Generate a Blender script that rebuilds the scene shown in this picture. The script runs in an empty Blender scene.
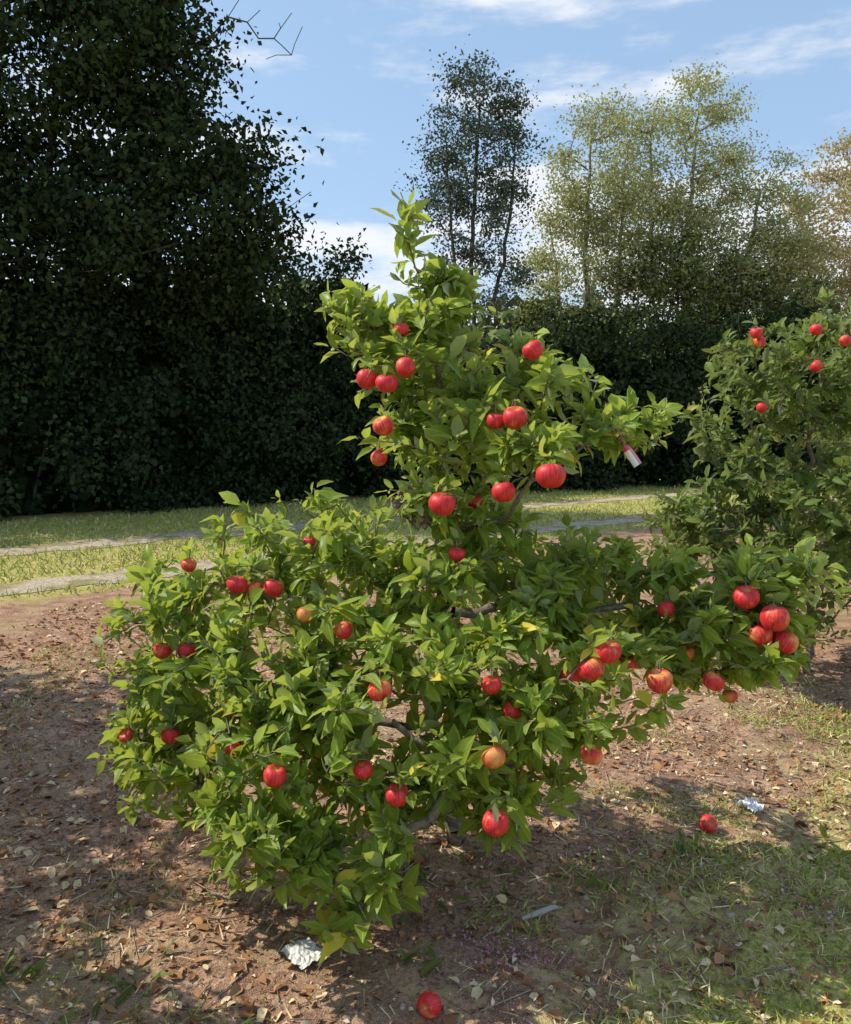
import bpy, math
import numpy as np
from mathutils import Vector
rng = np.random.default_rng(11)
scene = bpy.context.scene
col = scene.collection

# ------------------------------------------------------------------ helpers
_lat = np.random.default_rng(3).random((256, 256))
def vnoise(x, y, f=1.0, o=0):
    x = np.asarray(x, float) * f + 17.3 * o + 500; y = np.asarray(y, float) * f + 9.1 * o + 500
    xi = np.floor(x).astype(int); yi = np.floor(y).astype(int)
    fx = x - xi; fy = y - yi
    fx = fx * fx * (3 - 2 * fx); fy = fy * fy * (3 - 2 * fy)
    g = lambda a, b: _lat[a % 256, b % 256]
    return (g(xi, yi) * (1 - fx) + g(xi + 1, yi) * fx) * (1 - fy) + (g(xi, yi + 1) * (1 - fx) + g(xi + 1, yi + 1) * fx) * fy

def row_d(x, y):      # signed distance from the orchard row line (positive = mown grass side)
    return ((x - 0.1) - (y - 3.0)) * 0.7071
def H(x, y):
    x = np.asarray(x, float); y = np.asarray(y, float)
    r = np.hypot(x, y)
    f = np.clip((7.5 - r) / 2.5, 0, 1)
    h = 0.07 * (vnoise(x, y, 1.1, 1) - .5) + 0.035 * (vnoise(x, y, 5, 2) - .5) + 0.018 * (vnoise(x, y, 14, 3) - .5)
    h = h + 0.04 * np.exp(-(row_d(x, y) / 0.7) ** 2)
    return h * f

def unit(a):
    return a / np.maximum(np.linalg.norm(a, axis=-1, keepdims=True), 1e-9)

def make_mesh(name, V, faces, mat=None, rnd=None, uv=None, smooth=True):
    me = bpy.data.meshes.new(name)
    V = np.asarray(V, np.float32)
    me.vertices.add(len(V)); me.vertices.foreach_set("co", V.ravel())
    li = np.concatenate([f.ravel() for f in faces]).astype(np.int32)
    starts = []; s = 0
    for f in faces:
        n, k = f.shape
        starts.append(s + np.arange(n) * k); s += n * k
    starts = np.concatenate(starts).astype(np.int32)
    me.loops.add(len(li)); me.loops.foreach_set("vertex_index", li)
    me.polygons.add(len(starts)); me.polygons.foreach_set("loop_start", starts)
    me.update(calc_edges=True)
    me.polygons.foreach_set("use_smooth", np.full(len(starts), smooth))
    if rnd is not None:
        a = me.attributes.new("rnd", 'FLOAT', 'POINT'); a.data.foreach_set("value", np.asarray(rnd, np.float32))
    if uv is not None:
        u = me.uv_layers.new(name="UVMap"); u.data.foreach_set("uv", np.asarray(uv, np.float32)[li].ravel())
    if mat: me.materials.append(mat)
    return me

def obj(name, data, parent=None, loc=None, rotz=0, scale=1):
    o = bpy.data.objects.new(name, data); col.objects.link(o)
    if parent: o.parent = parent
    if loc is not None: o.location = loc
    if rotz: o.rotation_euler[2] = rotz
    if scale != 1: o.scale = (scale,) * 3
    return o

def tmpl_full():
    ts = [0.14, 0.42, 0.75]; ws = [0.62, 1.0, 0.68]
    X = [0]; T = [0]
    for t, w in zip(ts, ws):
        X += [-w, 0, w]; T += [t, t, t]
    X.append(0); T.append(1)
    quad = []
    for i in range(2):
        a = 1 + 3 * i
        quad += [[a, a + 1, a + 4, a + 3], [a + 1, a + 2, a + 5, a + 4]]
    tri = [[0, 2, 1], [0, 3, 2], [7, 8, 10], [8, 9, 10]]
    return np.array(X, float), np.array(T, float), np.array(tri), np.array(quad)
def tmpl_quad():
    return np.array([0, 1, 0, -1.]), np.array([0, .45, 1, .45]), np.zeros((0, 3), int), np.array([[0, 1, 2, 3]])
def tmpl_blade():
    return np.array([-1, 1, .8, -.8, 0.]), np.array([0, 0, .55, .55, 1.]), np.array([[3, 2, 4]]), np.array([[0, 1, 2, 3]])
TF, TQ, TB = tmpl_full(), tmpl_quad(), tmpl_blade()

def leaves(name, P, D, N, S, Wd, mat, tmpl=TQ, fold=0.35, curl=0.25, rnd=None):
    X, T, tri, quad = tmpl
    n = len(P); k = len(X)
    D = unit(D); N = unit(N - (N * D).sum(1, keepdims=True) * D); R = np.cross(D, N)
    S = np.broadcast_to(S, (n,)).astype(float); Wd = np.broadcast_to(Wd, (n,))
    fo = fold * rng.uniform(0.2, 1.6, n); cu = curl * rng.uniform(-0.3, 1.9, n)
    tw = rng.normal(0, .25, n)
    x = X[None, :] * Wd[:, None]
    z = fo[:, None] * np.abs(x) - cu[:, None] * T[None, :] ** 2 + x * T[None, :] * tw[:, None] * 2
    if k > 6:
        z = z + rng.normal(0, .024, (n, k)); x = x * (1 + rng.normal(0, .09, (n, k)))
    y = T[None, :] * (1 - 0.12 * np.abs(cu[:, None]) * T[None, :])
    V = P[:, None, :] + S[:, None, None] * (x[..., None] * R[:, None, :] + y[..., None] * D[:, None, :] + z[..., None] * N[:, None, :])
    off = (np.arange(n) * k)[:, None, None]
    fs = []
    if len(tri): fs.append((tri[None] + off).reshape(-1, 3))
    if len(quad): fs.append((quad[None] + off).reshape(-1, 4))
    if rnd is None: rnd = rng.random(n)
    uv = np.stack([np.broadcast_to(X * .5 + .5, (n, k)).ravel(), np.broadcast_to(T, (n, k)).ravel()], 1)
    return make_mesh(name, V.reshape(-1, 3), fs, mat, np.repeat(rnd, k), uv)

def tubes(name, A, B, ra, rb, mat, sides=6):
    A = np.asarray(A, float); B = np.asarray(B, float); n = len(A)
    D = unit(B - A)
    ref = np.where(np.abs(D[:, 2:3]) > .9, np.array([[1., 0, 0]]), np.array([[0, 0, 1.]]))
    U = unit(np.cross(D, ref)); W = np.cross(D, U)
    th = np.linspace(0, 2 * np.pi, sides, endpoint=False)
    ring = np.cos(th)[None, :, None] * U[:, None] + np.sin(th)[None, :, None] * W[:, None]
    V = np.concatenate([A[:, None] + ring * np.asarray(ra)[:, None, None], B[:, None] + ring * np.asarray(rb)[:, None, None]], 1)
    i = np.arange(sides); j = (i + 1) % sides
    q = np.stack([i, j, j + sides, i + sides], 1)
    F = (q[None] + (np.arange(n) * 2 * sides)[:, None, None]).reshape(-1, 4)
    rn = np.repeat(rng.random(n), 2 * sides)
    return make_mesh(name, V.reshape(-1, 3), [F], mat, rn)

def grow(trunks, targets, wob=0.06, step=0.12, drop=0.3):
    nodes = []; par = []
    for tr in trunks:
        tr = np.asarray(tr, float)
        prev = -1
        for a, b in zip(tr[:-1], tr[1:]):
            m = max(2, int(np.linalg.norm(b - a) / step))
            for q in range(m):
                nodes.append(a + (b - a) * q / m + rng.normal(0, wob * .12, 3)); par.append(prev); prev = len(nodes) - 1
        nodes.append(tr[-1]); par.append(prev)
    tips = []
    arr = np.array(nodes + [np.zeros(3)] * (len(targets) * 14)); cnt = len(nodes)
    par = list(par)
    for t in targets:
        d = arr[:cnt] - t
        dist = np.linalg.norm(d, axis=1)
        cost = dist + drop * np.abs(np.minimum(0, t[2] - arr[:cnt, 2] - 0.0)) * 2 + 0.25 * np.maximum(0, dist * .35 - (t[2] - arr[:cnt, 2]))
        k = int(np.argmin(cost)); a = arr[k].copy()
        L = np.linalg.norm(t - a)
        m = int(np.clip(L / step, 2, 12))
        bend = rng.normal(0, 1, 3) * wob * L * 1.5 + np.array([0, 0, -0.10 * L])
        prev = k
        for q in range(1, m + 1):
            s = q / m
            arr[cnt] = a + (t - a) * s + bend * 4 * s * (1 - s) * .5 + (rng.normal(0, wob * .12, 3) if q < m else 0)
            par.append(prev); prev = cnt; cnt += 1
        tips.append(prev)
    return arr[:cnt], np.array(par), tips

def radii2(nodes, par, r0, p):
    n = len(nodes); acc = np.zeros(n)
    for i in range(n - 1, -1, -1):
        if acc[i] == 0: acc[i] = r0 ** p
        if par[i] >= 0: acc[par[i]] += acc[i]
    return acc ** (1 / p)
def skeleton_mesh(name, nodes, par, r, mat, sides=6):
    c = np.where(par >= 0)[0]; p = par[c]
    ra = np.minimum(r[p], r[c] * 1.18)
    A = nodes[p]; B = nodes[c] + unit(nodes[c] - A) * (r[c] * .25)[:, None]
    return tubes(name, A, B, ra, r[c], mat, sides)

def in_ellipsoid(c, r, n, inner=0.0):
    d = unit(rng.normal(size=(n, 3))); rad = (inner ** 3 + (1 - inner ** 3) * rng.random(n)) ** (1 / 3)
    return np.array(c) + d * rad[:, None] * np.array(r)

# ------------------------------------------------------------------ materials
def newmat(name):
    m = bpy.data.materials.new(name); m.use_nodes = True
    nt = m.node_tree
    for n in list(nt.nodes): nt.nodes.remove(n)
    out = nt.nodes.new("ShaderNodeOutputMaterial")
    return m, nt, out
class NB:
    def __init__(s, nt): s.nt = nt
    def n(s, t, **k):
        nd = s.nt.nodes.new(t)
        for a, b in k.items(): setattr(nd, a, b)
        return nd
    def val(s, sock, v):
        if isinstance(v, bpy.types.NodeSocket): s.nt.links.new(v, sock)
        else: sock.default_value = v
    def mix(s, f, a, b, mode='MIX'):
        m = s.n("ShaderNodeMix", data_type='RGBA', blend_type=mode)
        s.val(m.inputs[0], f)
        s.val(m.inputs[6], a if not isinstance(a, tuple) else (*a, 1) if len(a) == 3 else a)
        s.val(m.inputs[7], b if not isinstance(b, tuple) else (*b, 1) if len(b) == 3 else b)
        return m.outputs[2]
    def math(s, op, a, b=0.0, c=None, clamp=False):
        m = s.n("ShaderNodeMath", operation=op, use_clamp=clamp)
        s.val(m.inputs[0], a); s.val(m.inputs[1], b)
        if c is not None: s.val(m.inputs[2], c)
        return m.outputs[0]
    def ss(s, v, lo, hi, a=0.0, b=1.0):
        m = s.n("ShaderNodeMapRange", interpolation_type='SMOOTHSTEP')
        s.val(m.inputs[0], v); m.inputs[1].default_value = lo; m.inputs[2].default_value = hi
        m.inputs[3].default_value = a; m.inputs[4].default_value = b
        return m.outputs[0]
    def noise(s, vec, scale, detail=3, rough=.55):
        m = s.n("ShaderNodeTexNoise"); s.nt.links.new(vec, m.inputs["Vector"])
        m.inputs["Scale"].default_value = scale; m.inputs["Detail"].default_value = detail; m.inputs["Roughness"].default_value = rough
        return m.outputs[0]
    def pos(s): return s.n("ShaderNodeNewGeometry").outputs["Position"]
    def rnd(s): return s.n("ShaderNodeAttribute", attribute_name="rnd").outputs["Fac"]

def leaf_mat(name, c1, c2, under, transl, tf=0.35, rough=0.42, rib=0.5, patch=0.0, patchcol=(0.3, 0.25, 0.05), spec=.5):
    m, nt, out = newmat(name); b = NB(nt)
    r = b.rnd(); c = b.mix(r, c1, c2)
    if patch:
        c = b.mix(b.ss(r, 1 - patch, 1 - patch + .01), c, patchcol)
    if rib:
        uv = b.n("ShaderNodeTexCoord").outputs["UV"]
        sep = b.n("ShaderNodeSeparateXYZ"); nt.links.new(uv, sep.inputs[0])
        du = b.math('ABSOLUTE', b.math('SUBTRACT', sep.outputs[0], .5))
        ribm = b.ss(du, .015, .05, rib, 0)
        vein = b.math('SINE', b.math('MULTIPLY', b.math('SUBTRACT', sep.outputs[1], b.math('MULTIPLY', du, .55)), 55))
        veinm = b.ss(vein, .75, 1, 0, rib * .35)
        c = b.mix(b.math('MAXIMUM', ribm, veinm), c, tuple(min(1, x * 2.0 + .03) for x in c2))
    geo = b.n("ShaderNodeNewGeometry")
    c = b.mix(geo.outputs["Backfacing"], c, b.mix(.75, c, under))
    d = b.n("ShaderNodeBsdfDiffuse"); nt.links.new(c, d.inputs[0]); last = d.outputs[0]
    if tf > 0:
        t = b.n("ShaderNodeBsdfTranslucent"); nt.links.new(b.mix(r, tuple(x * .75 for x in transl), transl), t.inputs[0])
        mx = b.n("ShaderNodeMixShader"); mx.inputs[0].default_value = tf
        nt.links.new(last, mx.inputs[1]); nt.links.new(t.outputs[0], mx.inputs[2]); last = mx.outputs[0]
    if spec > 0:
        g = b.n("ShaderNodeBsdfGlossy"); g.inputs["Roughness"].default_value = rough; g.inputs[0].default_value = (1, .98, .90, 1)
        fr = b.n("ShaderNodeLayerWeight"); fr.inputs[0].default_value = .15
        mx = b.n("ShaderNodeMixShader"); nt.links.new(b.math('MINIMUM', b.math('MULTIPLY', fr.outputs[0], spec), .24), mx.inputs[0])
        nt.links.new(last, mx.inputs[1]); nt.links.new(g.outputs[0], mx.inputs[2]); last = mx.outputs[0]
    nt.links.new(last, out.inputs[0])
    return m

def bark_mat(name, c1, c2, scale=30):
    m, nt, out = newmat(name); b = NB(nt); pos = b.pos()
    n1 = b.noise(pos, scale, 4, .65)
    c = b.mix(b.ss(n1, .35, .65), c1, c2)
    p = b.n("ShaderNodeBsdfDiffuse"); nt.links.new(c, p.inputs[0])
    bu = b.n("ShaderNodeBump"); bu.inputs["Strength"].default_value = .6; bu.inputs["Distance"].default_value = .01
    nt.links.new(n1, bu.inputs["Height"]); nt.links.new(bu.outputs[0], p.inputs["Normal"]); nt.links.new(p.outputs[0], out.inputs[0])
    return m

def rand_mat(name, c1, c2, rough=.85, c3=None):
    m, nt, out = newmat(name); b = NB(nt); r = b.rnd()
    c = b.mix(r, c1, c2)
    if c3: c = b.mix(b.ss(r, .8, .82), c, c3)
    p = b.n("ShaderNodeBsdfDiffuse"); nt.links.new(c, p.inputs[0])
    nt.links.new(p.outputs[0], out.inputs[0]); return m

M_leaf = leaf_mat("apple_leaf", (.065, .125, .020), (.25, .34, .055), (.36, .42, .25), (.66, .78, .08), .40, .38, .45, .03, (.70, .54, .07), 1.1)
M_leaf_shaded = leaf_mat("apple_leaf_shaded", (.055, .10, .022), (.17, .22, .055), (.24, .28, .17), (.34, .43, .06), .34, .45, .45, .02, (.4, .36, .08), .9)  # darker copy of apple_leaf, with the neighbour tree's shade put into its colour
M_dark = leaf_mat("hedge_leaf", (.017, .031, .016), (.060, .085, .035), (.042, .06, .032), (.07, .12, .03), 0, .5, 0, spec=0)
M_bark = bark_mat("apple_bark", (.13, .105, .08), (.25, .22, .18), 45)
M_dkbark = bark_mat("dark_bark", (.05, .045, .04), (.11, .10, .09), 8)
M_mid = leaf_mat("grey_tree_leaf", (.05, .075, .055), (.15, .18, .14), (.12, .15, .12), (.12, .18, .08), 0, .45, 0, spec=0)
M_pale = leaf_mat("pale_tree_leaf", (.23, .25, .10), (.48, .49, .25), (.40, .41, .24), (.55, .58, .24), .25, .6, 0, .06, (.55, .44, .22), 0)
M_green = leaf_mat("green_tree_leaf", (.08, .11, .03), (.26, .28, .10), (.15, .18, .1), (.25, .3, .07), 0, .5, 0, spec=0)
M_orange = leaf_mat("autumn_leaf", (.32, .28, .13), (.52, .43, .23), (.4, .36, .24), (.6, .48, .24), .25, .6, 0, .25, (.32, .36, .13), 0)
M_palebark = bark_mat("pale_bark", (.13, .12, .10), (.28, .26, .22), 8)

def apple_material():
    m, nt, out = newmat("apple_skin"); b = NB(nt)
    uv = b.n("ShaderNodeTexCoord").outputs["UV"]
    mp = b.n("ShaderNodeMapping"); nt.links.new(uv, mp.inputs[0]); mp.inputs["Scale"].default_value = (38, 2.2, 1)
    streak = b.noise(mp.outputs[0], 1.0, 4, .65)
    patch = b.noise(b.pos(), 17, 3)
    r = b.rnd()
    sep = b.n("ShaderNodeSeparateXYZ"); nt.links.new(uv, sep.inputs[0])
    k = b.math('ADD', b.math('MULTIPLY', patch, 1.0), b.math('MULTIPLY', streak, .32))
    k = b.math('ADD', k, b.math('MULTIPLY', r, .24))
    yel = b.ss(k, .77, 1.06, 0, .85)
    top = b.ss(sep.outputs[1], .0, .16, .8, 0)
    c = b.mix(b.ss(streak, .36, .68), (.50, .010, .020), (.72, .05, .055))
    c = b.mix(yel, c, (.72, .36, .09))
    c = b.mix(top, c, (.42, .28, .06))
    vor = b.n("ShaderNodeTexVoronoi"); nt.links.new(b.pos(), vor.inputs["Vector"]); vor.inputs["Scale"].default_value = 170
    c = b.mix(b.ss(vor.outputs["Distance"], .08, .18, .35, 0), c, (.8, .42, .28))
    p = b.n("ShaderNodeBsdfPrincipled"); nt.links.new(c, p.inputs["Base Color"]); p.inputs["Roughness"].default_value = .48
    p.inputs["Specular IOR Level"].default_value = .4
    nt.links.new(p.outputs[0], out.inputs[0]); return m
M_apple = apple_material()

# ------------------------------------------------------------------ apples
def apples_mesh(name, C, R, tilt=.3, seg=22, rings=16):
    th = np.concatenate([[0.02], np.linspace(.16, np.pi - .12, rings - 2), [np.pi - .02]])
    ph = np.linspace(0, 2 * np.pi, seg + 1)
    Vs = []; UVs = []; Rn = []; Fs = []; base = 0
    for c, r in zip(C, R):
        T, P = np.meshgrid(th, ph, indexing='ij')
        lob = 1 + .035 * np.cos(5 * P + rng.random() * 6) * (T / np.pi) + .04 * np.cos(P + rng.random() * 6) * np.sin(T)
        rr = np.sin(T) * (1 + .08 * np.cos(T)) * lob
        hz = rng.uniform(.86, 1.0)
        z = (hz * np.cos(T) - .42 * np.exp(-(T / .38) ** 2) + .22 * np.exp(-((np.pi - T) / .3) ** 2))
        pts = np.stack([rr * np.cos(P), rr * np.sin(P), z], -1).reshape(-1, 3) * r
        a, bb = rng.normal(0, tilt, 2) if np.isscalar(tilt) else tilt
        ca, sa, cb, sb = math.cos(a), math.sin(a), math.cos(bb), math.sin(bb)
        M = np.array([[1, 0, 0], [0, ca, -sa], [0, sa, ca]]) @ np.array([[cb, 0, sb], [0, 1, 0], [-sb, 0, cb]])
        Vs.append(pts @ M.T + np.array(c)); UVs.append(np.stack([P / 6.2832, T / np.pi], -1).reshape(-1, 2) + np.array([[int(rng.integers(0, 9)), 0]]))
        Rn.append(np.full(len(pts), rng.random()))
        i = np.arange(rings - 1)[:, None]; j = np.arange(seg)[None, :]; w = seg + 1
        q = np.stack([i * w + j, (i + 1) * w + j, (i + 1) * w + j + 1, i * w + j + 1], -1).reshape(-1, 4) + base
        Fs.append(q); base += len(pts)
    return make_mesh(name, np.concatenate(Vs), [np.concatenate(Fs)], M_apple, np.concatenate(Rn), np.concatenate(UVs))

SUN = unit(np.array([-.70, .11, .76]))

def apple_tree(loc, trunk, ells, apples, ntw_scale=1.0, lsize=.074, name="apple_tree", nlr=(11, 18), leafmat=None):
    leafmat = leafmat or M_leaf
    root = bpy.data.objects.new(name, None); col.objects.link(root); root.location = loc
    centres = np.array([e[0] for e in ells])
    tr0 = np.array([trunk[0][0], trunk[0][1], 0])
    order = np.argsort(np.hypot(centres[:, 0] - tr0[0], centres[:, 1] - tr0[1]))
    tg = [centres[i] for i in order]
    ac = np.array([a[:3] for a in apples]).reshape(-1, 3); ar = np.array([a[3] if len(a) > 3 else .036 for a in apples])
    pts = []
    for c, r, n in ells:
        pts.append(in_ellipsoid(c, r, int(n * ntw_scale), .35))
    pts = np.concatenate(pts); rng.shuffle(pts)
    ds = np.hypot(pts[:, 0] - tr0[0], pts[:, 1] - tr0[1]); pts = pts[np.argsort(ds + rng.random(len(ds)) * .3)]
    pts = pts[pts[:, 2] > .07]
    ntop = len(tg)
    atg = ac + np.stack([np.zeros(len(ac)), np.zeros(len(ac)), ar * .5], 1)
    targets = np.concatenate([np.array(tg), pts, atg + np.array([0, 0.02, .04])])
    nodes, par, tips = grow([trunk], targets, .10, .07, .3)
    r = radii2(nodes, par, .0019, 2.35)
    tipn = [nodes[t] for t in tips[-len(ac):]]
    A = tipn; B = ac + np.array([0, 0, 1]) * (ar * .4)[:, None]
    obj("branches", skeleton_mesh("branches", nodes, par, r, M_bark, 7), root)
    obj("stalks", tubes("stalks", A, B, np.full(len(ac), .0018), np.full(len(ac), .0013), M_bark, 5), root)
    obj("apples", apples_mesh("apples", ac, ar), root)
    P = []; D = []; N = []; S = []; Rn = []
    cen = np.array([tr0[0], tr0[1], 0])
    twig_tips = list(tips[ntop:ntop + len(pts)]) + list(tips[-len(ac):])
    for t in twig_tips:
        path = [t]; L = 0
        while par[path[-1]] >= 0 and L < .30 and r[path[-1]] < .008:
            L += np.linalg.norm(nodes[path[-1]] - nodes[par[path[-1]]]); path.append(par[path[-1]])
        path = path[::-1]
        if len(path) < 2: continue
        pp = nodes[path]
        tdir = unit(pp[-1] - pp[-2])
        out = unit(pp[-1] - cen - np.array([0, 0, pp[-1][2] * .7]))
        nl = int(rng.integers(*nlr))
        sz = lsize * rng.uniform(.65, 1.35)
        ph = rng.random() * 6; tone = rng.random()
        up = np.array([0, 0, 1.])
        side = unit(np.cross(tdir, up) + 1e-4); side2 = np.cross(tdir, side)
        for k in range(nl):
            s = (k + rng.random()) / nl
            s = s ** .75
            x = s * (len(pp) - 1); i = min(int(x), len(pp) - 2); q = pp[i] + (pp[i + 1] - pp[i]) * (x - i)
            ph += 2.4
            rad = math.cos(ph) * side + math.sin(ph) * side2
            a = .35 + .9 * s
            d = rad * 1.0 + tdir * a + out * .2 + np.array([0, 0, .08]) + rng.normal(0, .3, 3)
            P.append(q + unit(d) * .012); D.append(d)
            N.append(up * .45 + tdir * .3 + out * .5 + SUN * .7 + rng.normal(0, .68, 3))
            S.append(sz * rng.uniform(.5, 1.2) * (.75 + .25 * (1 - abs(2 * s - 1.1))))
            Rn.append(min(.96, .5 * tone + .5 * rng.random()) if rng.random() > .015 else 1.0)
    P = np.array(P); D = np.array(D); N = np.array(N); S = np.array(S); Rn = np.array(Rn)
    cpos = P + unit(D) * S[:, None] * .5
    keep = P[:, 2] > .03
    o2 = unit(unit(ac - np.array([tr0[0], tr0[1] + .9, 0]) + np.array([0, 0, .3])) * np.array([.5, 1, .4]))
    for c, rr, od in zip(ac, ar, o2):
        v = cpos - c; al = np.clip(v @ od, 0, .27); dd = np.linalg.norm(v - al[:, None] * od, axis=1)
        keep &= dd > rr * .92
    P, D, N, S, Rn = P[keep], D[keep], N[keep], S[keep], Rn[keep]
    me = leaves("foliage", P, D, N, S, rng.uniform(.19, .27, len(P)), leafmat, TF, .5, .36, Rn)
    obj("foliage", me, root)
    return root, nodes, par, r

main_apples = [
 (-.188, 2.75, 1.738, .034), (-.121, 2.70, 1.722, .036), (-.064, 2.72, 1.773, .032), (-.078, 2.8, 1.897, .026), (-.131, 2.70, 1.59, .034), (-.15, 2.75, 1.486, .028),
 (.338, 2.72, 1.826, .034), (.275, 2.62, 1.615, .038), (.22, 2.68, 1.605, .030), (.36, 2.45, 1.447, .044), (.239, 2.6, 1.388, .036), (.05, 2.5, 1.361, .040), (.17, 2.9, 1.33, .028),
 (-.392, 2.85, 1.20, .022), (-.610, 2.72, 1.078, .034), (-.555, 2.75, 1.058, .032), (-.493, 2.72, 1.066, .032), (-.80, 2.85, 1.12, .026), (-.870, 2.75, .85, .030), (-.79, 2.75, .848, .030),
 (-.83, 2.68, .585, .030), (-1.0, 2.75, .56, .024), (-.25, 2.55, .968, .028), (-.130, 2.36, .84, .035), (-.415, 2.25, .635, .032), (-.172, 2.28, .64, .028), (-.078, 2.25, .58, .034),
 (.193, 2.42, .838, .030), (.255, 2.45, .75, .028), (.19, 2.28, .675, .034), (.19, 2.22, .515, .037), (.478, 2.38, .645, .034), (.435, 2.5, .845, .035), (.483, 2.42, .888, .040), (.530, 2.42, .938, .038),
 (.635, 2.6, .845, .028), (.685, 2.42, .85, .038), (.895, 2.58, .80, .034), (1.015, 2.65, 1.05, .041), (1.085, 2.6, .995, .044), (1.06, 2.65, .93, .042), (1.145, 2.65, .905, .040), (1.04, 2.78, .97, .036),
 (1.03, 2.8, .68, .026), (.79, 2.75, .99, .028), (.1, 2.7, 1.18, .028), (-.38, 2.65, .995, .028), (-.615, 2.62, .70, .028), (-.60, 2.58, .575, .028), (.85, 2.72, .85, .03)]
main_ells = [
 ((-.55, 2.85, .80), (.48, .42, .42), 150), ((-.90, 2.98, .75), (.25, .36, .40), 92), ((-.1, 2.55, .68), (.46, .32, .36), 135),
 ((-.42, 3.05, 1.17), (.40, .33, .22), 80), ((.1, 2.85, .96), (.42, .40, .26), 112), ((.72, 2.88, .98), (.48, .32, .20), 102),
 ((.5, 2.95, 1.12), (.40, .3, .12), 44), ((.95, 2.78, .86), (.30, .22, .15), 52), ((.38, 2.52, .82), (.38, .22, .20), 70),
 ((1.2, 2.85, 1.03), (.23, .22, .18), 48), ((-.2, 2.3, .33), (.20, .14, .20), 28), ((-.50, 2.30, .48), (.20, .15, .18), 30),
 ((.28, 2.58, .55), (.30, .26, .26), 68), ((.2, 3.4, .95), (.8, .33, .33), 50), ((-.85, 2.75, .45), (.25, .25, .2), 40), ((-.45, 2.5, .62), (.35, .25, .25), 62),
 ((.14, 2.95, 1.56), (.38, .30, .15), 68), ((.64, 2.88, 1.60), (.22, .15, .09), 22), ((.02, 3.0, 1.84), (.37, .28, .18), 76), ((.40, 2.95, 1.76), (.22, .2, .12), 22),
 ((-.02, 3.0, 2.02), (.25, .18, .09), 24), ((-.07, 3.0, 2.27), (.03, .03, .10), 4), ((-.24, 2.9, 1.95), (.13, .1, .12), 12), ((.10, 3.0, 2.1), (.08, .08, .08), 5),
 ((.34, 2.62, 1.52), (.15, .10, .06), 12), ((.0, 2.75, 1.36), (.15, .12, .08), 12), ((.2, 2.85, 1.25), (.18, .15, .12), 22), ((1.08, 2.74, 1.02), (.15, .10, .09), 18)]
trunk_main = [(.12, 3.03, -.05), (.10, 3.0, .5), (.06, 3.02, 1.0), (.05, 2.98, 1.4), (.03, 3.0, 1.9), (-.04, 3.0, 2.2), (-.085, 3.0, 2.38)]
T1, nodes1, par1, r1 = apple_tree((0, 0, 0), trunk_main, main_ells, main_apples)

def burr():
    V = []; F = []; base = 0
    n = 170
    for k in range(n):
        a = rng.random() * 6.28; z = rng.uniform(1.26, 1.41); rr = (.055 * math.sqrt(rng.random()) + .01) * (1 - abs(z - 1.335) / .12)
        c = np.array([-.01 + math.cos(a) * rr * 1.6, 2.80 + math.sin(a) * rr, z]); s = rng.uniform(.006, .014)
        m = 6; th = np.linspace(0.01, np.pi - .01, 5); ph = np.linspace(0, 2 * np.pi, m, endpoint=False)
        T, P = np.meshgrid(th, ph, indexing='ij'); jit = 1 + rng.normal(0, .3, T.shape)
        pts = np.stack([np.sin(T) * np.cos(P), np.sin(T) * np.sin(P), np.cos(T)], -1) * jit[..., None] * s + c
        V.append(pts.reshape(-1, 3)); i = np.arange(4)[:, None]; j = np.arange(m)[None]
        F.append((np.stack([i * m + j, (i + 1) * m + j, (i + 1) * m + (j + 1) % m, i * m + (j + 1) % m], -1).reshape(-1, 4)) + base); base += 5 * m
    return make_mesh("burr", np.concatenate(V), [np.concatenate(F)], bark_mat("burr_bark", (.12, .095, .075), (.38, .31, .26), 60), smooth=False)
obj("burr", burr(), T1)
obj("burr_spur", tubes("burr_spur", [(.06, 2.99, 1.27)], [(-.01, 2.82, 1.33)], [.022], [.03], M_bark, 8), T1)

gen_ells = [((0, 0, .95), (1.0, .9, .42), 230), ((-.1, -.2, .65), (.8, .8, .35), 100), ((.1, .0, 1.5), (.75, .6, .38), 150), ((-.12, -.1, 1.95), (.66, .5, .28), 125),
            ((-.55, -.3, 1.65), (.38, .3, .35), 60), ((.2, 0, 2.22), (.4, .25, .14), 24), ((-.35, -.5, 1.2), (.6, .3, .3), 80), ((-.6, -.35, .95), (.5, .35, .35), 80), ((-.9, -.25, .98), (.35, .3, .28), 50)]
gen_apples = [(-.625, -.6, 2.083, .034), (-.30, -.6, 2.10, .034), (-.29, -.6, 1.904, .034), (-.14, -.6, 2.04, .032), (-.57, -.58, 1.68, .03), (-.59, -.55, 2.04, .034), (.7, -.4, 1.3),
              (.9, .2, 1.0), (.6, .5, 1.5), (0, .7, 1.6)]
T2, *_ = apple_tree((2.42, 5.3, 0), [(0, 0, -.05), (.02, 0, .6), (-.02, .02, 1.3), (0, 0, 1.9), (.02, 0, 2.35)], gen_ells, gen_apples, lsize=.080, nlr=(9, 15), leafmat=M_leaf_shaded)
def copy_tree(src, loc, rot, sc=1, name="apple_tree"):
    root = bpy.data.objects.new(name, None); col.objects.link(root); root.location = loc; root.rotation_euler[2] = rot; root.scale = (sc,) * 3
    for ch in list(src.children):
        obj(ch.name.split('.')[0], ch.data, root)
copy_tree(T2, (-1.72, 2.06, 0), 2.1, .62)
copy_tree(T2, (-2.45, 1.25, 0), 2.9, 1.0)  # copy out of view, added to keep the lower left ground shaded
copy_tree(T2, (-3.15, 3.1, 0), 4.0, 1.05)
copy_tree(T2, (-5.3, 4.7, 0), 5.2, 1.8)  # enlarged copy out of view, added to throw more shade on the left
copy_tree(T2, (3.6, 6.7, 0), .9, 1.02)

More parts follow.
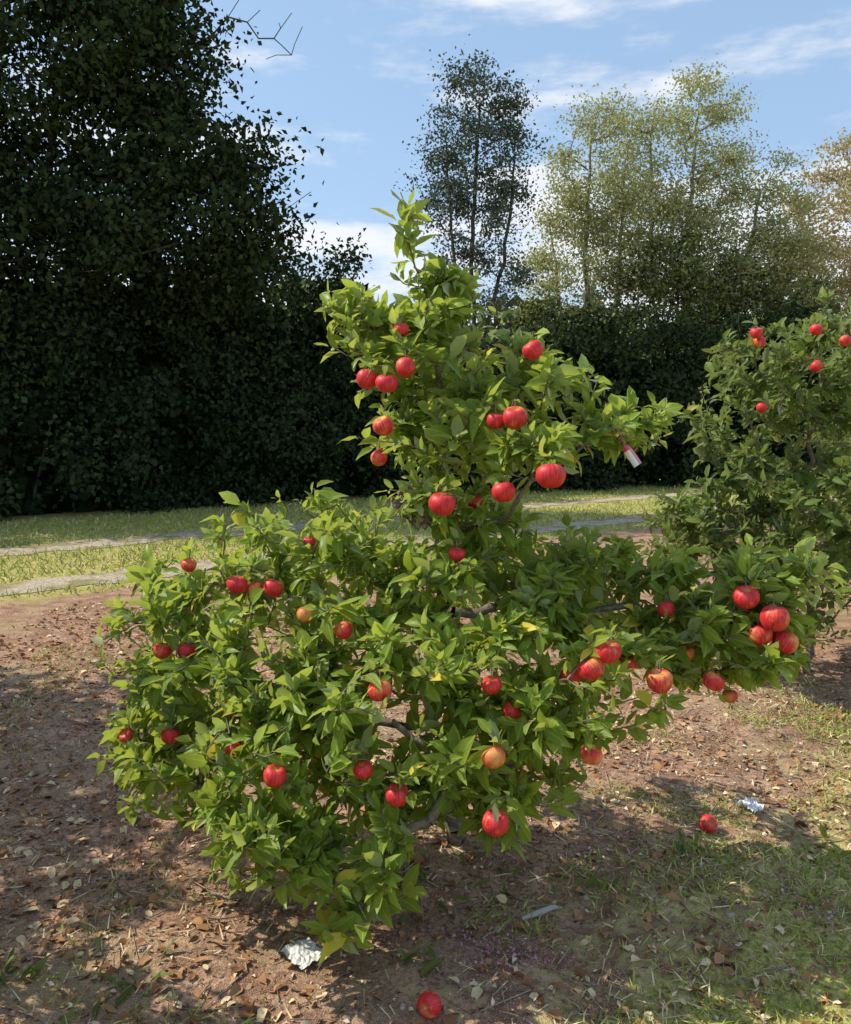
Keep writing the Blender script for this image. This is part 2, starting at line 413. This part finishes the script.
# ------------------------------------------------------------------ background woodland
def wood_tree(name, trunks, ells, leafmat, bark, clump, nl, lsize, r0=.006, wob=.12, step=.35, bare=(), zup=.3, p=2.2):
    root = bpy.data.objects.new(name, None); col.objects.link(root)
    cen = [np.array(e[0]) for e in ells]
    pts = np.concatenate([in_ellipsoid(c, r, n, .3) for c, r, n in ells])
    base = np.array(trunks[0][-1])
    pts = pts[np.argsort(np.linalg.norm(pts - base, axis=1) + rng.random(len(pts)) * 1.0)]
    tg = np.concatenate([np.array(cen), pts, np.array(bare).reshape(-1, 3)])
    nodes, par, tips = grow(trunks, tg, wob, step, .5)
    r = radii2(nodes, par, r0, p)
    obj("branches", skeleton_mesh("branches", nodes, par, r, bark, 5), root)
    c = pts
    w = rng.uniform(.2, 1.8, len(c)) ** 1.5; cs = clump * rng.uniform(.6, 1.35, len(c))
    k = rng.choice(len(c), nl, p=w / w.sum())
    P = c[k] + rng.normal(0, 1, (nl, 3)) * cs[k][:, None] * np.array([1, 1, .7])
    D = rng.normal(0, 1, (nl, 3)) + np.array([0, 0, -.1]); N = rng.normal(0, .7, (nl, 3)) + np.array([0, 0, zup * 2])
    rn = np.clip(rng.random(len(c))[k] * .5 + rng.random(nl) * .5, 0, 1)
    obj("foliage", leaves("foliage", P, D, N, lsize * rng.uniform(.6, 1.3, nl), .32, leafmat, TQ, .5, .3, rn), root)
    return root

wood_tree("oak_tree", [[(-7.0, 15.2, 0), (-6.8, 15, 3), (-6.3, 15, 6.5), (-6, 15, 9.5)]],
          [((-6.5, 15, 7.4), (2.6, 1.8, 3.6), 230), ((-4.0, 14.6, 5.3), (1.4, 1.2, 1.2), 60), ((-4.7, 14.6, 7.6), (1.1, 1.1, 1.5), 46), ((-9.0, 14, 6.8), (2.0, 1.8, 3.4), 90), ((-6.5, 14, 4.2), (2.6, 1.4, 1.4), 70), ((-5.3, 14.8, 9.3), (1.3, 1.2, 1.3), 40), ((-3.0, 14.6, 6.0), (.6, .6, .4), 8), ((-3.1, 15.2, 4.5), (1.1, .9, .6), 24)],
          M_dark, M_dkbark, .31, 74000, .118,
          bare=[(-3.0, 14.8, 8.6), (-2.7, 14.7, 8.3), (-2.5, 14.8, 7.9), (-2.2, 14.8, 8.3), (-2.2, 14.7, 7.6), (-1.9, 14.6, 5.4), (-2.0, 14.6, 8.0), (-2.6, 14.6, 7.5), (-2.4, 14.7, 8.1)])

def hedge(name, pts, height, depth, nl, mat, ls, hvar=.6, cl=.5, core=9000):
    pts = np.array(pts, float); root = bpy.data.objects.new(name, None); col.objects.link(root)
    seg = np.linalg.norm(np.diff(pts, axis=0), axis=1); cum = np.concatenate([[0], np.cumsum(seg)]); L = cum[-1]
    def hgt(s):
        return np.interp(s, cum, height) * (1 + hvar * (vnoise(s, s * 0, .55, 4) - .5)) * (1 + .25 * (vnoise(s, s * 0, 1.9, 5) - .5))
    nc = int(L * 24)
    s = rng.random(nc) * L
    px = np.interp(s, cum, pts[:, 0]); py = np.interp(s, cum, pts[:, 1]); hh = hgt(s)
    z = hh * rng.random(nc)
    dd = rng.uniform(-.6, 1, nc) * depth * (1.0 - .45 * (z / hh) ** 2)
    nx, ny = .61, -.79
    C = np.stack([px + nx * dd, py + ny * dd, z], 1)
    k = rng.integers(0, nc, nl); cs = cl * rng.uniform(.35, 1.1, nc)
    P = C[k] + rng.normal(0, 1, (nl, 3)) * cs[k][:, None] * .6; P[:, 2] = np.abs(P[:, 2]); n2 = nl
    rn = np.clip(rng.random(nc)[k] * .8 + rng.random(n2) * .2, 0, 1)
    D = rng.normal(0, 1, (n2, 3)); N = rng.normal(0, .7, (n2, 3)) + np.array([.3, -.4, .5])
    S = ls * rng.uniform(.6, 1.35, n2)
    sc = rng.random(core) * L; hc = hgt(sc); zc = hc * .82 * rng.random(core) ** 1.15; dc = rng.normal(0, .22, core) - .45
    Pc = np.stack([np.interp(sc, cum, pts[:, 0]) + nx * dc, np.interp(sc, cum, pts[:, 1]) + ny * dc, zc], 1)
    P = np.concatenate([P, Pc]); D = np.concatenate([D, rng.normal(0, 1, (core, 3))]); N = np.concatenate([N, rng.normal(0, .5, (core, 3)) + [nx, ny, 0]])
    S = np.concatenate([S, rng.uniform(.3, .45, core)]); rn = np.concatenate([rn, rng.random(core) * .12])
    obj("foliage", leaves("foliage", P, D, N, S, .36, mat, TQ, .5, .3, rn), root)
    ns = int(L * 1); s = rng.random(ns) * L
    A = np.stack([np.interp(s, cum, pts[:, 0]) + rng.normal(0, depth * .2, ns), np.interp(s, cum, pts[:, 1]) + .5 + rng.normal(0, depth * .2, ns), np.zeros(ns)], 1)
    B = A + np.stack([rng.normal(0, .4, ns), rng.normal(0, .4, ns), np.interp(s, cum, height) * rng.uniform(.5, .8, ns)], 1)
    obj("stems", tubes("stems", A, B, rng.uniform(.02, .05, ns), np.full(ns, .008), M_dkbark, 5), root)
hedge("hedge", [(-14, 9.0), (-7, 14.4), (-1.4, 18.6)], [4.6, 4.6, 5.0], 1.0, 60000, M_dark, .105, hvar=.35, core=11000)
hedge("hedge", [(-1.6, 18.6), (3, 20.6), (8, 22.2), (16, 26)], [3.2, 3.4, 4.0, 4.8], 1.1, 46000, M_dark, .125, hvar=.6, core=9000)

wood_tree("poplar_tree", [[(1.3, 21.5, 0), (1.2, 21.4, 3), (1.15, 21.4, 6.5), (1.3, 21.4, 9.2)], [(1.25, 21.4, 2.5), (.7, 21.3, 5.5), (.5, 21.3, 8.3)], [(1.25, 21.4, 3), (1.9, 21.3, 5.5), (2.2, 21.3, 8.6)]],
          [((1.25, 21.4, 9.0), (1.1, 1.0, 1.2), 60), ((.5, 21.4, 7.7), (.8, .8, 1.2), 40), ((2.0, 21.4, 8.0), (.75, .8, 1.4), 44), ((1.3, 21.4, 6.6), (1.4, .9, 1.1), 60), ((1.3, 21.4, 5.1), (1.2, .9, 1.0), 46)],
          M_mid, M_dkbark, .19, 15500, .085, r0=.008, wob=.16)
wood_tree("birch_tree", [[(4.6, 23.6, 0), (4.5, 23.5, 3), (4.3, 23.5, 6), (4.4, 23.5, 9.4)], [(4.5, 23.5, 1.5), (5.2, 23.5, 5), (5.3, 23.5, 8.5)], [(4.5, 23.5, 1.5), (3.7, 23.5, 4.5), (3.3, 23.5, 7.0)]],
          [((4.5, 23.5, 8.2), (1.4, 1.2, 1.9), 80), ((4.1, 23.5, 5.8), (1.5, 1.1, 1.4), 60), ((5.5, 23.5, 6.6), (1.1, 1.0, 1.6), 50), ((3.6, 23.5, 7.1), (.8, .8, .8), 20)], M_pale, M_palebark, .24, 18000, .088, r0=.011, wob=.16)
wood_tree("birch_tree", [[(7.6, 24.5, 0), (7.5, 24.4, 3), (7.3, 24.4, 6.5), (7.5, 24.4, 10.4)], [(7.5, 24.4, 1.2), (8.7, 24.4, 4.5), (9.3, 24.4, 8)], [(7.5, 24.4, 1.2), (6.4, 24.4, 5), (6.2, 24.4, 9)]],
          [((7.2, 24.4, 9.0), (2.0, 1.5, 2.0), 120), ((9.0, 24.4, 7.6), (1.7, 1.3, 1.7), 80), ((6.4, 24.4, 6.6), (1.6, 1.3, 1.6), 70), ((9.8, 24.4, 5.9), (1.5, 1.1, 1.4), 60), ((7.8, 24, 5.6), (1.4, 1, 1.2), 50)], M_pale, M_palebark, .26, 34000, .088, r0=.011, wob=.16)
wood_tree("ash_tree", [[(7.0, 23.4, 0), (6.8, 23.4, 2.5), (6.8, 23.4, 5)]],
          [((6.8, 23.4, 4.9), (2.2, 1.1, 1.8), 90), ((9.3, 23.8, 4.6), (1.8, 1.0, 1.5), 60), ((4.7, 23.0, 3.7), (1.5, .9, 1.0), 50), ((3.1, 22.4, 4.0), (.7, .7, 1.0), 25)], M_green, M_dkbark, .24, 24000, .11)
wood_tree("maple_tree", [[(12.8, 26, 0), (12.7, 26, 3), (12.7, 26, 8.5)]],
          [((12.9, 26, 7.5), (2.4, 2, 2.4), 130), ((11.1, 25.6, 5.6), (1.6, 1.2, 1.5), 50)], M_orange, M_palebark, .28, 18000, .11)
def treeline():
    n = 20000; a = rng.random(n)
    X = -110 + 230 * a; Y = 62 + .12 * X + rng.normal(0, 3, n)
    hh = 6.5 + 3.5 * vnoise(X, X * 0, .12, 6) + 2 * vnoise(X, X * 0, .5, 7)
    Z = hh * rng.random(n) ** .7
    P = np.stack([X, Y, Z], 1)
    return leaves("distant_trees", P, rng.normal(0, 1, (n, 3)), rng.normal(0, 1, (n, 3)) + [0, 0, .5], 1.3 * rng.uniform(.6, 1.4, n), .4, M_green, TQ)
obj("distant_trees", treeline())

# ------------------------------------------------------------------ ground
def axis(a, b, st, lo, hi):
    m = np.arange(a, b + st, st); l = [a]; s = st
    while l[-1] > lo: s *= 1.25; l.append(l[-1] - s)
    h = [m[-1]]; s = st
    while h[-1] < hi: s *= 1.25; h.append(h[-1] + s)
    return np.concatenate([np.array(l[1:])[::-1], m, np.array(h[1:])])
gx = axis(-5.0, 5.0, .036, -600, 600); gy = axis(0.8, 7.5, .036, -300, 900)
GX, GY = np.meshgrid(gx, gy, indexing='ij')
Vg = np.stack([GX, GY, H(GX, GY)], -1).reshape(-1, 3)
i = np.arange(len(gx) - 1)[:, None]; j = np.arange(len(gy) - 1)[None]; w = len(gy)
Fg = np.stack([i * w + j, (i + 1) * w + j, (i + 1) * w + j + 1, i * w + j + 1], -1).reshape(-1, 4)
def ground_mat():
    m, nt, out = newmat("orchard_ground"); b = NB(nt); pos = b.pos()
    sep = b.n("ShaderNodeSeparateXYZ"); nt.links.new(pos, sep.inputs[0]); x, y = sep.outputs[0], sep.outputs[1]
    d = b.math('MULTIPLY', b.math('ADD', b.math('SUBTRACT', x, y), 2.9), .7071)
    n1 = b.noise(pos, 1.6, 3, .6); n2 = b.noise(pos, 7, 4, .6); n3 = b.noise(pos, 55, 4, .7); n4 = b.noise(pos, 220, 2, .6)
    g1 = b.ss(b.math('ADD', d, b.math('MULTIPLY', b.math('SUBTRACT', n2, .5), 2.2)), .60, 1.1)
    tdist = b.math('ADD', b.math('MULTIPLY', b.math('ADD', x, 4.0), -.61), b.math('MULTIPLY', b.math('SUBTRACT', y, 8.1), .79))
    g2 = b.ss(b.math('ADD', tdist, b.math('MULTIPLY', b.math('SUBTRACT', n1, .5), 1.5)), -1.0, -.2)
    gf = b.math('MAXIMUM', g1, g2)
    soil = b.mix(b.ss(n2, .35, .65), (.30, .155, .10), (.60, .38, .26))
    soil = b.mix(b.ss(n3, .42, .62), soil, (.20, .115, .08))
    soil = b.mix(b.ss(n1, .48, .64, 0, .55), soil, (.44, .33, .18))
    soil = b.mix(b.ss(n4, .54, .66, 0, .75), soil, (.78, .59, .43))
    grass = b.mix(b.ss(n3, .38, .62), (.27, .29, .05), (.66, .58, .21))
    grass = b.mix(b.ss(n2, .45, .65, 0, .65), grass, (.70, .50, .31))
    grass = b.mix(b.ss(n4, .5, .65, 0, .45), grass, (.16, .17, .045))
    c = b.mix(gf, soil, grass)
    p = b.n("ShaderNodeBsdfDiffuse"); nt.links.new(c, p.inputs[0])
    h = b.math('ADD', b.math('MULTIPLY', n3, 1.0), b.math('MULTIPLY', n4, .4))
    bu = b.n("ShaderNodeBump"); bu.inputs["Strength"].default_value = .8; bu.inputs["Distance"].default_value = .016
    nt.links.new(h, bu.inputs["Height"]); nt.links.new(bu.outputs[0], p.inputs["Normal"]); nt.links.new(p.outputs[0], out.inputs[0])
    return m
obj("ground", make_mesh("ground", Vg, [Fg], ground_mat()))

def track():
    V = []; F = []; base = 0; dirv = np.array([.79, .61]); nv = np.array([-.61, .79])
    for k, o in enumerate((0.0, 2.6)):
        s = np.arange(-14, 70, .15); c0 = np.array([-4.0, 8.1])
        wl = .12 + .26 * vnoise(s, s * 0, 1.3, 8 + k) + .22 * vnoise(s, s * 0, 5, 9 + k); wr = .12 + .26 * vnoise(s, s * 0, 1.1, 12 + k) + .22 * vnoise(s, s * 0, 5, 13 + k)
        mid = c0 + s[:, None] * dirv + nv * (o + .25 * np.sin(s * .21))[:, None]
        for f in (-1, -.4, .4, 1):
            q = mid + nv * (f * np.where(f > 0, wr, wl))[:, None]
            zz = H(q[:, 0], q[:, 1]) + .012 - .006 * abs(f)
            V.append(np.column_stack([q, zz]))
        n = len(s); i = np.arange(n - 1)
        for r in range(3):
            F.append(np.stack([base + r * n + i, base + r * n + i + 1, base + (r + 1) * n + i + 1, base + (r + 1) * n + i], 1))
        base += 4 * n
    m, nt, out = newmat("track_gravel"); b = NB(nt); pos = b.pos()
    n1 = b.noise(pos, 2.5, 3); n2 = b.noise(pos, 30, 4, .7)
    c = b.mix(b.ss(n2, .35, .65), (.36, .29, .21), (.64, .54, .41)); c = b.mix(b.ss(n1, .46, .62, 0, .8), c, (.26, .23, .10))
    p = b.n("ShaderNodeBsdfDiffuse"); nt.links.new(c, p.inputs[0])
    bu = b.n("ShaderNodeBump"); bu.inputs["Distance"].default_value = .03; nt.links.new(n2, bu.inputs["Height"]); nt.links.new(bu.outputs[0], p.inputs["Normal"])
    nt.links.new(p.outputs[0], out.inputs[0])
    return make_mesh("gravel_track", np.concatenate(V), [np.concatenate(F)], m)
obj("gravel_track", track())

# ---- ground litter
def gpts(n, xr, yr, cond=None):
    x = rng.uniform(*xr, n); y = rng.uniform(*yr, n)
    k = np.ones(n, bool)
    if cond is not None: k &= cond(x, y)
    x, y = x[k], y[k]
    return np.stack([x, y, H(x, y)], 1)
def edge(x, y): return row_d(x, y) + (vnoise(x, y, 3.5, 20) - .5) * 1.1
P = gpts(17000, (-3.2, 3.0), (1.5, 7.5), lambda x, y: (edge(x, y) < 1.2) & (vnoise(x, y, 2.2, 21) + rng.random(len(x)) * .6 > .6))
n = len(P); P[:, 2] += .006
D = np.column_stack([rng.normal(0, 1, (n, 2)), rng.normal(0, .25, n)]); N = np.column_stack([rng.normal(0, .4, (n, 2)), np.ones(n)])
M_dead = rand_mat("dead_leaf", (.24, .11, .055), (.52, .30, .15), .8, (.70, .55, .34))
obj("fallen_leaves", leaves("fallen_leaves", P, D, N, rng.uniform(.016, .052, n), rng.uniform(.22, .38, n), M_dead, TF, .5, .5))
P = gpts(20000, (-2.8, 2.8), (1.5, 5.5), lambda x, y: edge(x, y) < 1.5); n = len(P); P[:, 2] += .004
D = np.column_stack([rng.normal(0, 1, (n, 2)), rng.normal(0, .3, n)]); N = np.column_stack([rng.normal(0, .6, (n, 2)), np.ones(n)])
obj("bark_mulch", leaves("bark_mulch", P, D, N, rng.uniform(.008, .026, n), rng.uniform(.15, .4, n), rand_mat("mulch", (.19, .10, .06), (.54, .34, .22), .9, (.74, .60, .44)), TQ, .8, .3))
P = gpts(10000, (-2.8, 3.0), (1.5, 5.2), lambda x, y: vnoise(x, y, 2.7, 40) + .4 * rng.random(len(x)) > .62); n = len(P); a = rng.random(n) * 6.28; P[:, 2] += .008
D = np.column_stack([np.cos(a), np.sin(a), rng.normal(.05, .15, n)]); N = np.column_stack([rng.normal(0, .3, (n, 2)), np.ones(n)])
obj("straw", leaves("straw", P, D, N, rng.uniform(.03, .09, n), .026, rand_mat("straw", (.42, .32, .17), (.74, .62, .40), .8), TB, .1, .3))
P = gpts(1700, (-2.6, 2.6), (1.6, 5.0), lambda x, y: edge(x, y) < 1.2); n = len(P); a = rng.random(n) * 6.28; L = rng.uniform(.03, .26, n) * rng.random(n) ** .5
B = P + np.column_stack([np.cos(a) * L, np.sin(a) * L, np.zeros(n)]); B[:, 2] = H(B[:, 0], B[:, 1]) + .006; P[:, 2] += .006
rr = rng.uniform(.001, .003, n)
obj("fallen_twigs", tubes("fallen_twigs", P, B, rr, rr * .6, rand_mat("twig", (.16, .10, .08), (.42, .33, .25)), 5))
def pebbles(P, S):
    m = 6; th = np.array([.05, .9, 1.7, 2.5, 3.1]); ph = np.linspace(0, 2 * np.pi, m, endpoint=False)
    T, Q = np.meshgrid(th, ph, indexing='ij'); n = len(P)
    b0 = np.stack([np.sin(T) * np.cos(Q), np.sin(T) * np.sin(Q), .6 * np.cos(T)], -1).reshape(-1, 3)
    V = b0[None] * (1 + rng.normal(0, .15, (n, len(b0), 1))) * S[:, None, None] * rng.uniform(.7, 1.3, (n, 1, 3)) + P[:, None]
    i = np.arange(4)[:, None]; j = np.arange(m)[None]
    q = np.stack([i * m + j, (i + 1) * m + j, (i + 1) * m + (j + 1) % m, i * m + (j + 1) % m], -1).reshape(-1, 4)
    F = (q[None] + (np.arange(n) * len(b0))[:, None, None]).reshape(-1, 4)
    return make_mesh("pebbles", V.reshape(-1, 3), [F], rand_mat("stone", (.24, .18, .14), (.48, .40, .32)), np.repeat(rng.random(n), len(b0)))
P = gpts(1600, (-4, 2.8), (1.6, 7.5), lambda x, y: edge(x, y) < 1.0)
obj("pebbles", pebbles(P, rng.uniform(.003, .010, len(P)) * (1 + (rng.random(len(P)) > .95))))

# ---- grass
M_grass = leaf_mat("grass_blade", (.17, .25, .035), (.52, .54, .14), (.36, .38, .12), (.35, .38, .08), 0, .5, 0, .2, (.74, .60, .34), 0)
def grass(name, P, hmin, hmax, wd, lean=.5):
    n = len(P); D = np.column_stack([rng.normal(0, lean, (n, 2)), np.ones(n)]); N = np.column_stack([rng.normal(0, 1, (n, 2)), np.full(n, .3)])
    return leaves(name, P, D, N, rng.uniform(hmin, hmax, n), wd, M_grass, TB, 0, .5)
Pn = gpts(120000, (.0, 3.6), (1.6, 6.5), lambda x, y: (edge(x, y) > .45 + .5 * rng.random(len(x))) & (vnoise(x, y, 6, 30) + .5 * rng.random(len(x)) > .50))
Pw = gpts(36000, (-3.2, 2.5), (1.6, 6), lambda x, y: (vnoise(x, y, 3.2, 31) + .12 * rng.random(len(x)) > .78))
obj("grass", grass("grass", np.concatenate([Pn, Pw]), .012, .05, .055, .95))
def far_sel(x, y):
    t = (x + 4.0) * -.61 + (y - 8.1) * .79
    r1 = np.abs(t) < .26 + .12 * vnoise(x, y, 3, 50); r2 = np.abs(t - 2.6) < .26 + .12 * vnoise(x, y, 3, 51)
    return (t > -.9 + vnoise(x, y, 1, 33) * .8) & (t < 6) & ~r1 & ~r2
Pf = gpts(90000, (-8, 9), (5, 22), far_sel)
obj("grass", grass("verge_grass", Pf, .04, .10, .07, .7))
W = []
for (cx, cy, k, s) in [(1.0, 2.95, 26, .09), (.55, 2.7, 10, .06), (1.5, 3.1, 12, .08), (-1.2, 2.3, 18, .08), (-.05, 2.75, 24, .12), (.18, 2.85, 20, .12), (1.6, 2.5, 12, .05), (-1.3, 2.05, 24, .1), (.0, 2.35, 10, .05), (-.8, 2.2, 14, .1), (-1.0, 1.95, 16, .1)]:
    q = rng.normal(0, s * .7, (k, 2)) + [cx, cy]; W.append(np.column_stack([q, H(q[:, 0], q[:, 1])]))
W = np.concatenate(W); n = len(W)
obj("weeds", leaves("weeds", W, np.column_stack([rng.normal(0, .7, (n, 2)), np.full(n, .8)]), np.column_stack([rng.normal(0, .5, (n, 2)), np.ones(n)]), rng.uniform(.03, .09, n), .12, M_leaf_shaded, TF, .3, .5))
Q = []
for (cx, cy, s, k) in [(.16, 2.42, .07, 220), (1.28, 2.62, .06, 140), (.3, 2.36, .05, 90)]:
    q = rng.normal(0, s, (k, 2)) + [cx, cy]; Q.append(np.column_stack([q, H(q[:, 0], q[:, 1]) + rng.uniform(.004, .02, k)]))
Q = np.concatenate(Q); n = len(Q)
obj("purple_wildflowers", leaves("purple_wildflowers", Q, rng.normal(0, 1, (n, 3)), np.tile([0, 0, 1.], (n, 1)) + rng.normal(0, .3, (n, 3)), rng.uniform(.006, .013, n), .4, rand_mat("purple_petal", (.36, .15, .24), (.58, .32, .42)), TQ))

for (x, y, r, tl) in [(1.095, 3.16, .036, (1.1, .4)), (.012, 2.15, .034, (1.3, -.6))]:
    me = apples_mesh("fallen_apple", [(0, 0, 0)], [r], tl)
    obj("fallen_apple", me, None, (x, y, float(H(x, y)) + r * .88))

def crumple(name, loc, sx, sy, colr, rough=.4, seed=1, amp=.02):
    g = 12; u = np.linspace(-.5, .5, g); X, Y = np.meshgrid(u, u, indexing='ij'); rg = np.random.default_rng(seed)
    Z = rg.random((g, g)); Z = (Z + np.roll(Z, 1, 0) + np.roll(Z, 1, 1)) / 3
    Z = np.abs(Z - Z.mean()) * amp * 4 + .008 + amp * .8 * np.cos(X * 3) * (seed % 2)
    Xr = X * sx * (1 + .12 * rg.normal(0, .3, X.shape)); Yr = Y * sy * (1 + .12 * rg.normal(0, .3, X.shape))
    V = np.stack([Xr, Yr, Z], -1).reshape(-1, 3); i = np.arange(g - 1)[:, None]; j = np.arange(g - 1)[None]
    F = np.stack([i * g + j, (i + 1) * g + j, (i + 1) * g + j + 1, i * g + j + 1], -1).reshape(-1, 4)
    m, nt, out = newmat(name + "_mat"); b = NB(nt); p = b.n("ShaderNodeBsdfPrincipled")
    c = b.mix(b.ss(b.noise(b.pos(), 60, 3), .45, .65, 0, .6), colr, tuple(v * .55 for v in colr)); nt.links.new(c, p.inputs["Base Color"]); p.inputs["Roughness"].default_value = rough
    nt.links.new(p.outputs[0], out.inputs[0])
    me = make_mesh(name, V, [F], m, smooth=False); o = obj(name, me, None, (loc[0], loc[1], float(H(*loc)) + .004)); o.rotation_euler[2] = seed * .7
    return o
crumple("crumpled_paper", (-.36, 2.40), .10, .12, (.70, .70, .67), .5, 1, .010)
crumple("crumpled_wrapper", (1.32, 3.33), .09, .07, (.75, .78, .82), .35, 3, .018)
me = tubes("wood_stick", [(-.07, -.01, 0), (0, 0, .004), (.05, .012, .006)], [(0, 0, .004), (.05, .012, .006), (.085, .01, 0)], [.006, .011, .009], [.011, .009, .002], rand_mat("grey_wood", (.34, .31, .28), (.5, .47, .43)), 8)
o = obj("wood_stick", me, None, (.37, 2.6, float(H(.37, 2.6)) + .01)); o.rotation_euler[2] = .3

def tag():
    root = bpy.data.objects.new("plant_tag", None); col.objects.link(root); root.location = (.625, 2.68, 1.525)
    L, W2 = .075, .014; n = 12
    s = np.linspace(0, 1, n); z = -s * L; yb = .012 * np.sin(s * 2.6); wid = np.where(s < .15, W2 * (s / .15 * .6 + .4), W2)
    V = np.concatenate([np.column_stack([-wid, yb, z]), np.column_stack([wid, yb + .003, z])]); V2 = V + [0, .0012, 0]
    i = np.arange(n - 1)
    F = np.concatenate([np.stack([i, i + n, i + n + 1, i + 1], 1), np.stack([i + 2 * n, i + 2 * n + 1, i + 3 * n + 1, i + 3 * n], 1), np.stack([i, i + 1, i + 1 + 2 * n, i + 2 * n], 1), np.stack([i + n, i + 3 * n, i + 3 * n + 1, i + n + 1], 1)])
    m, nt, out = newmat("tag_plastic"); b = NB(nt); tc = b.n("ShaderNodeTexCoord").outputs["Object"]; sp = b.n("ShaderNodeSeparateXYZ"); nt.links.new(tc, sp.inputs[0])
    c = b.mix(b.ss(sp.outputs[2], -.020, -.016), (.78, .78, .82), (.55, .04, .12)); c = b.mix(b.ss(sp.outputs[0], .004, .006, 0, .8), c, (.6, .12, .25))
    p = b.n("ShaderNodeBsdfPrincipled"); nt.links.new(c, p.inputs["Base Color"]); p.inputs["Roughness"].default_value = .3; nt.links.new(p.outputs[0], out.inputs[0])
    o = obj("label", make_mesh("label", np.concatenate([V, V2]), [F], m), root); o.rotation_euler = (.2, -.6, -.3)
    obj("strap", tubes("strap", [(0, 0, 0), (-.004, 0, .02)], [(-.004, 0, .02), (-.02, .01, .05)], [.002, .002], [.002, .002], m, 6), root)
tag()

# ------------------------------------------------------------------ light, sky
sd = Vector(SUN)
L = bpy.data.lights.new("sun", 'SUN'); L.energy = 5.0; L.angle = math.radians(.5); L.color = (1, .93, .77)
lo = bpy.data.objects.new("sun", L); col.objects.link(lo); lo.rotation_euler = sd.to_track_quat('Z', 'Y').to_euler(); lo.location = (-8, 3, 10)
wd = bpy.data.worlds.new("World"); scene.world = wd; wd.use_nodes = True
nt = wd.node_tree; b = NB(nt); bg = nt.nodes["Background"]
sky = b.n("ShaderNodeTexSky", sky_type='NISHITA'); sky.sun_disc = False
sky.sun_elevation = math.asin(SUN[2]); sky.sun_rotation = math.atan2(SUN[0], SUN[1]); sky.air_density = 1.1; sky.dust_density = .9; sky.ozone_density = 1.8
tc = b.n("ShaderNodeTexCoord").outputs["Generated"]
mp = b.n("ShaderNodeMapping"); nt.links.new(tc, mp.inputs[0]); mp.inputs["Scale"].default_value = (1.6, 1.6, 6.0); mp.inputs["Location"].default_value = (.9, .3, .55)
cn = b.noise(mp.outputs[0], 2.6, 6, .58)
sp = b.n("ShaderNodeSeparateXYZ"); nt.links.new(tc, sp.inputs[0])
low = b.ss(sp.outputs[2], .12, .38, .14, -.02)
mask = b.ss(b.math('ADD', cn, low), .48, .68, .0, .95)
base = b.mix(.42, sky.outputs[0], (4.2, 6.1, 8.6))
c = b.mix(mask, base, (6.8, 7.0, 7.4))
nt.links.new(c, bg.inputs[0]); bg.inputs[1].default_value = .14

# ------------------------------------------------------------------ camera
cam = bpy.data.cameras.new("camera"); co = bpy.data.objects.new("camera", cam); col.objects.link(co)
co.location = (0, 0, 1.6); co.rotation_euler = (math.radians(90 - 6), 0, 0)
cam.sensor_fit = 'VERTICAL'; cam.sensor_height = 24; cam.lens = 24 / (2 * math.tan(math.radians(31))); cam.clip_end = 2000; cam.clip_start = .05
scene.camera = co
scene.view_settings.view_transform = 'Standard'; scene.view_settings.look = 'None'; scene.view_settings.exposure = 0
